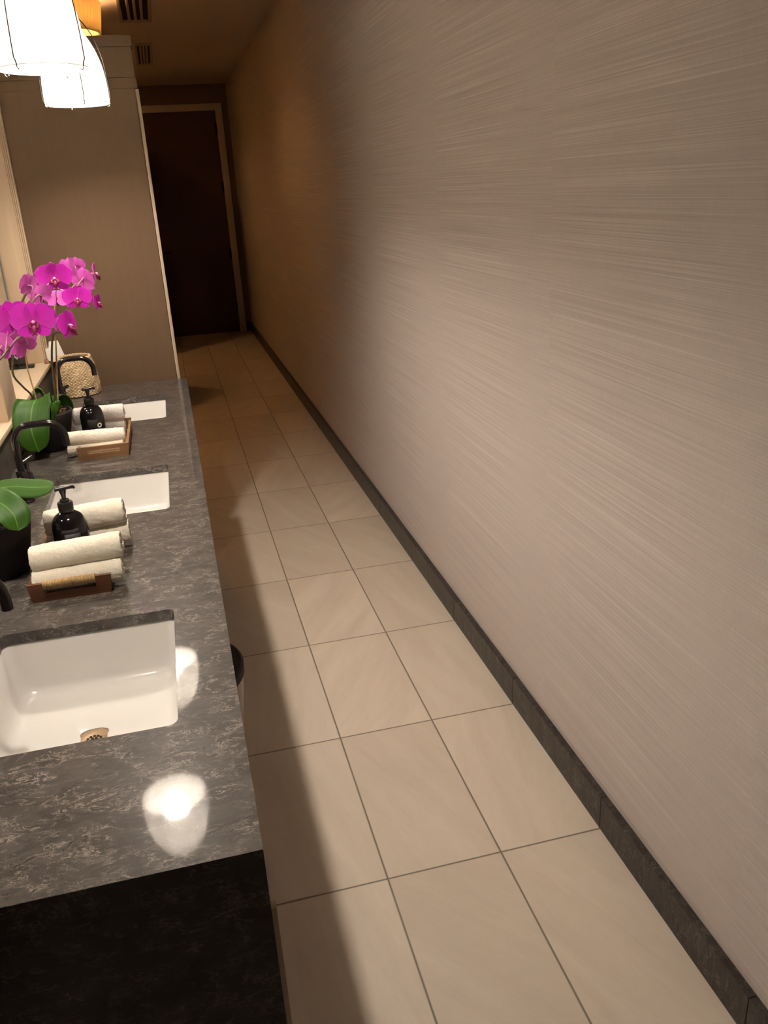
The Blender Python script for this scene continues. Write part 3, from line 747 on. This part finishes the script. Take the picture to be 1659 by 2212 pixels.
# ------------------------------------------------------------------ trays, towels, soap bottles
def make_tray(name, label, x0, x1, y0, y1, wrap):
    cx, cy = (x0 + x1) / 2, (y0 + y1) / 2
    root = thing('wooden_tray', label, 'tray', (cx, cy, CT), 0, 'wooden trays of rolled towels')
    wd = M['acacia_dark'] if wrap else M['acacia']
    hx, hy, h, t, fl = (x1 - x0) / 2, (y1 - y0) / 2, 0.042, 0.008, 0.006
    box('base', -hx + t, hx - t, -hy + t, hy - t, 0.0, 0.007, wd, root, 0.001)
    for s in (-1, 1):
        bm = bmesh.new(); sx0, sx1, z0, z1 = -0.045, 0.048, 0.019, 0.029
        ya, yb = sorted((s * hy, s * (hy - t)))
        for a, b, c, d in ((-hx, sx0, 0, h), (sx1, hx, 0, h), (sx0, sx1, 0, z0), (sx0, sx1, z1, h)): add_box(bm, a, b, ya, yb, c, d)
        bmesh.ops.remove_doubles(bm, verts=bm.verts[:], dist=1e-5)
        for v in bm.verts:
            if v.co.z > 0.01: v.co.y += s * fl * v.co.z / h; v.co.x *= 1 + 0.06 * v.co.z / h
        o = from_bm('end_wall', bm, wd, root)
        if wrap:
            bm = bmesh.new()
            for k in range(34):
                x = -0.050 + 0.0030 * k
                yc = s * (hy + fl * 0.85 - t / 2)
                add_tube(bm, [(x, yc - s * 0.0062, 0.0300), (x, yc - s * 0.0058, 0.0432), (x, yc + s * 0.0002, 0.0447), (x, yc + s * 0.0062, 0.0432), (x + 0.0004, yc + s * 0.0058, 0.0300)], 0.00155, 6)
            w = from_bm('rattan_binding', bm, M['rattan'], o, True)
    for s in (-1, 1):
        bm = bmesh.new(); xa, xb = sorted((s * hx, s * (hx - t)))
        add_box(bm, xa, xb, -hy + t, hy - t, 0, h * 0.86, 0.0)
        for v in bm.verts:
            if v.co.z > 0.01: v.co.x += s * hx * 0.05
        from_bm('side_wall', bm, wd, root)
    return root
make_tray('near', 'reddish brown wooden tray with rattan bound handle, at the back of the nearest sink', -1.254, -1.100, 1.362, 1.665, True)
make_tray('far', 'light brown wooden tray with bare handle slot, between the middle and farthest sinks', -1.243, -1.096, 2.37, 2.69, False)

def make_towel(seed, R, L, mat):
    """a rolled hand towel lying along X: a wound sheet with real thickness, frayed ends."""
    rnd = random.Random(seed)
    turns, na = 3.2, 34
    n = int(turns * na); nl = 30
    th = R * 0.26
    vs, fs = [], []
    def r_at(t): return R * 0.16 + (R * 0.84) * t
    ph = -PI / 2 - 0.35 - turns * 2 * PI   # the free edge lies underneath
    for i in range(n + 1):
        t = i / n; a = ph + t * turns * 2 * PI; r = r_at(t)
        off = rnd.uniform(-.0012, .0012) + 0.004 * math.sin(t * 5 + seed) * (1 - t)
        for j in range(nl + 1):
            u = j / nl; x = (u - .5) * L + (off if j in (0, nl) else 0)
            k = 1.0 - 0.05 * (2 * u - 1) ** 4 + 0.018 * math.sin(7 * u + 3 * a + seed) + 0.012 * math.sin(19 * u - 2 * a)
            vs.append((x, r * k * math.cos(a), r * k * math.sin(a) * 0.95))
    for i in range(n):
        for j in range(nl):
            q = i * (nl + 1) + j; fs.append((q, q + 1, q + nl + 2, q + nl + 1))
    o = mk('rolled_towel', vs, fs, mat, None, True)
    md = o.modifiers.new('thick', 'SOLIDIFY'); md.thickness = th * 0.92; md.offset = -1.0
    tx = bpy.data.textures.new('terry', 'CLOUDS'); tx.noise_scale = 0.006
    ms = o.modifiers.new('sub', 'SUBSURF'); ms.levels = 1; ms.render_levels = 1
    mdp = o.modifiers.new('fuzz', 'DISPLACE'); mdp.texture = tx; mdp.strength = 0.0036; mdp.mid_level = 0.5; mdp.texture_coords = 'LOCAL'
    return o
def put_towel(seed, R, L, mat, pos, rz, ry, label, grp):
    o = make_towel(seed, R, L, mat); o.location = pos; o.rotation_euler = (0, math.radians(ry), math.radians(rz))
    tag(o, label, 'towel', grp)
g = 'rolled towels in the near tray'
put_towel(1, 0.0250, 0.178, M['towel'], (-1.161, 1.398, 0.8935), 0, -2.0, 'cream rolled towel lying lowest against the front of the rattan bound tray', g)
put_towel(2, 0.0252, 0.182, M['towel'], (-1.158, 1.412, 0.9400), -1.5, -3.0, 'cream rolled towel on top at the front of the near tray, hiding the bottle foot', g)
put_towel(3, 0.0250, 0.180, M['towel'], (-1.155, 1.610, 0.8940), 0, -2.0, 'cream rolled towel lying underneath, behind the near soap bottle', g)
put_towel(4, 0.0265, 0.173, M['towel'], (-1.156, 1.606, 0.9455), 1.0, -2.5, 'cream rolled towel on top behind the near soap bottle, beside the middle sink', g)
g = 'rolled towels in the far tray'
put_towel(5, 0.0165, 0.170, M['towel'], (-1.194, 2.424, 0.8850), 0, 0, 'pale towel lying underneath at the front of the light brown tray, sticking out left', g)
put_towel(6, 0.0205, 0.176, M['towel'], (-1.190, 2.432, 0.9160), 1.5, 2.0, 'pale rolled towel on top at the front of the light brown tray', g)
put_towel(7, 0.0240, 0.160, M['towel_white'], (-1.190, 2.645, 0.8935), 0, 0, 'white rolled towel lying underneath behind the farther soap bottle', g)
put_towel(8, 0.0255, 0.166, M['towel_white'], (-1.190, 2.640, 0.9395), 1.0, 0.5, 'white rolled towel on top behind the farther soap bottle', g)

def make_bottle(label, pos, rz, mark):
    root = thing('soap_bottle', label, 'bottle', pos, math.radians(rz), 'black pump soap bottles')
    R = 0.0375
    pr = [(0, 0), (R - .004, 0)] + [(v.x, v.z) for v in spline([(R, 0, 0.004), (R, 0, 0.05), (R, 0, 0.088), (R - .0022, 0, 0.103), (R - .0085, 0, 0.117), (R - .018, 0, 0.1250), (0.0140, 0, 0.1275)], 26)] + [(0.0135, 0.131), (0, 0.131)]
    b = lathe('body', pr, M['blackglass'], root, 48, autosmooth=45)
    lathe('collar', [(0.0, 0.1312), (0.0158, 0.1312), (0.0160, 0.148), (0.0145, 0.1503), (0.0095, 0.1508), (0.0095, 0.156), (0.0, 0.156)], M['blackplastic'], root, 28, autosmooth=40)
    bm = bmesh.new()
    add_tube(bm, [(0, 0, 0.156), (0, 0, 0.165), (0, 0, 0.171), (0, 0, 0.178)], [0.0042, 0.0050, 0.0066, 0.0078], 14)
    add_tube(bm, [(-0.016, 0, 0.1800), (-0.008, 0, 0.1805), (0.012, 0, 0.1805), (0.022, 0, 0.1797), (0.0245, 0, 0.1765)], [0.0040, 0.0046, 0.0042, 0.0036, 0.0028], 12)
    from_bm('pump_head', bm, M['blackplastic'], root, autosmooth=45)
    if mark == 'label':
        vs, fs = [], []
        for i in range(13):
            a = math.radians(-90 - 26 + 52 * i / 12)
            for z in (0.066, 0.088): vs.append(((R + .0004) * math.cos(a), (R + .0004) * math.sin(a), z))
        fs = [(2 * i, 2 * i + 2, 2 * i + 3, 2 * i + 1) for i in range(12)]
        o = mk('label', vs, fs, M['label'], b, True); o.modifiers.new('t', 'SOLIDIFY').thickness = 0.0003
    else:
        bm = bmesh.new()
        a = math.radians(-62); c = Vector(((R + .0002) * math.cos(a), (R + .0002) * math.sin(a), 0.065))
        nrm = Vector((math.cos(a), math.sin(a), 0)); s = Vector((-math.sin(a), math.cos(a), 0)); u = Vector((0, 0, 1))
        for r0, r1 in ((0.0038, 0.0078),):
            k = 28; ri = [[bm.verts.new(c + (s * math.cos(2 * PI * q / k) + u * math.sin(2 * PI * q / k)) * rr + nrm * 0.0004 * (1 - 8 * (rr * math.cos(2 * PI * q / k)) ** 2 / R)) for q in range(k)] for rr in (r0, r1)]
            for q in range(k): bm.faces.new((ri[0][q], ri[0][(q + 1) % k], ri[1][(q + 1) % k], ri[1][q]))
        o = from_bm('ring_mark', bm, M['white'], b); o.modifiers.new('t', 'SOLIDIFY').thickness = 0.0006
        o['label'] = 'small white ring mark'
    return root
make_bottle('glossy black pump soap bottle with dark label between cream towels of the near tray', (-1.178, 1.510, CT + 0.0072), 12, 'label')
make_bottle('glossy black pump soap bottle with white ring mark, in the far tray', (-1.203, 2.540, CT + 0.0072), 8, 'ring')

# ------------------------------------------------------------------ basket, cards, sign stand
bk = thing('woven_basket', 'round woven seagrass basket standing behind the farthest faucet', 'basket', (-1.325, 3.395, CT))
rows, cols = 25, 66
def weave(r, z, a, i):
    k = math.sin(a * cols / 2 + (i // 4 % 2) * PI)
    return (r + 0.0019 * k * math.sin((i % 4 + .5) / 4 * PI) + 0.0012 * math.sin(a * 3 + z * 60) + 0.001 * math.sin(a * 7 - z * 90), z + 0.0014 * math.sin(a * 5 + i))
prof = []
for i in range(rows * 4 + 1):
    t = i / (rows * 4); r = 0.084 + 0.004 * math.sin(PI * t * 0.9) - 0.020 * t ** 1.6
    prof.append((r + 0.0018 * abs(math.sin(i / 4 * PI)), 0.003 + 0.150 * t))
lathe('basket_body', [(0.0, 0.003), (0.05, 0.003)] + prof, M['seagrass'], bk, 264, fn=lambda r, z, a, i: weave(r, z, a, i - 2) if i > 2 else (r, z))
lathe('basket_lining', [(0.0, 0.006), (0.076, 0.006), (0.080, 0.05), (0.072, 0.10), (0.060, 0.150)], M['seagrass'], bk, 64)
bm = bmesh.new()
for q in range(2):
    pts = [((0.0645 + 0.003 * math.cos(k * 1.3 + q * PI)) * math.cos(2 * PI * k / 96), (0.0645 + 0.003 * math.cos(k * 1.3 + q * PI)) * math.sin(2 * PI * k / 96), 0.1535 + 0.003 * math.sin(k * 1.3 + q * PI)) for k in range(97)]
    add_tube(bm, pts, 0.0035, 8, False)
from_bm('braided_rim', bm, M['seagrass'], bk, True)

cd = thing('sign_card', 'tilted white paper card in a small brown holder on the ledge corner, behind the stems', 'card', (-1.438, 3.445, 0.991))
box('holder', -0.008, 0.010, -0.012, 0.012, 0.0002, 0.016, M['acacia'], cd, 0.001)
bm = bmesh.new()
def card(bm, q, d=0.0012):
    a = [bm.verts.new(Vector(p)) for p in q]; f = bm.faces.new(a)
    r = bmesh.ops.extrude_face_region(bm, geom=[f])
    for v in r['geom']:
        if isinstance(v, bmesh.types.BMVert): v.co.y += d
card(bm, [(0.006, 0.0, 0.012), (0.022, 0.0, -0.004 + 0.006), (0.078, 0.0, 0.014), (0.058, 0.0, 0.090), (0.023, 0.0, 0.088)])
card(bm, [(0.006, -0.006, 0.012), (0.028, -0.006, 0.004), (0.020, -0.006, 0.064), (0.005, -0.006, 0.060)])
from_bm('card', bm, M['white'], cd)

sg = thing('sign_stand', 'black foot stand holding a slanted grey sign on the ledge, behind magenta flowers', 'sign', (-1.515, 3.385, 0.991))
box('foot', -0.022, 0.036, -0.022, 0.022, 0.0002, 0.012, M['blackplastic'], sg, 0.002)
box('upright', -0.022, 0.012, -0.008, 0.008, 0.0122, 0.086, M['blackplastic'], sg, 0.002)
bm = bmesh.new()
card(bm, [(-0.030, -0.012, 0.040), (-0.026, -0.012, 0.034), (0.034, -0.012, 0.104), (0.030, -0.012, 0.112)], 0.006)
from_bm('sign_plate', bm, M['silver'], sg)

# ------------------------------------------------------------------ waste bin under the counter's edge
wb = thing('waste_bin', 'brown wooden waste bin with black rim showing past the counter edge', 'bin', (-1.016, 1.645, 0))
lathe('bin_body', [(0, 0.0005), (0.118, 0.0005), (0.121, 0.004), (0.1655, 0.462), (0.159, 0.462), (0.116, 0.012), (0, 0.012)], M['acacia_dark'], wb, 64, autosmooth=40)
lathe('bin_rim', [(0.1592, 0.4625), (0.1690, 0.4625), (0.1690, 0.486), (0.163, 0.492), (0.0, 0.4915), (0.0, 0.4625), (0.1592, 0.4625)], M['hole'], wb, 64, autosmooth=40)
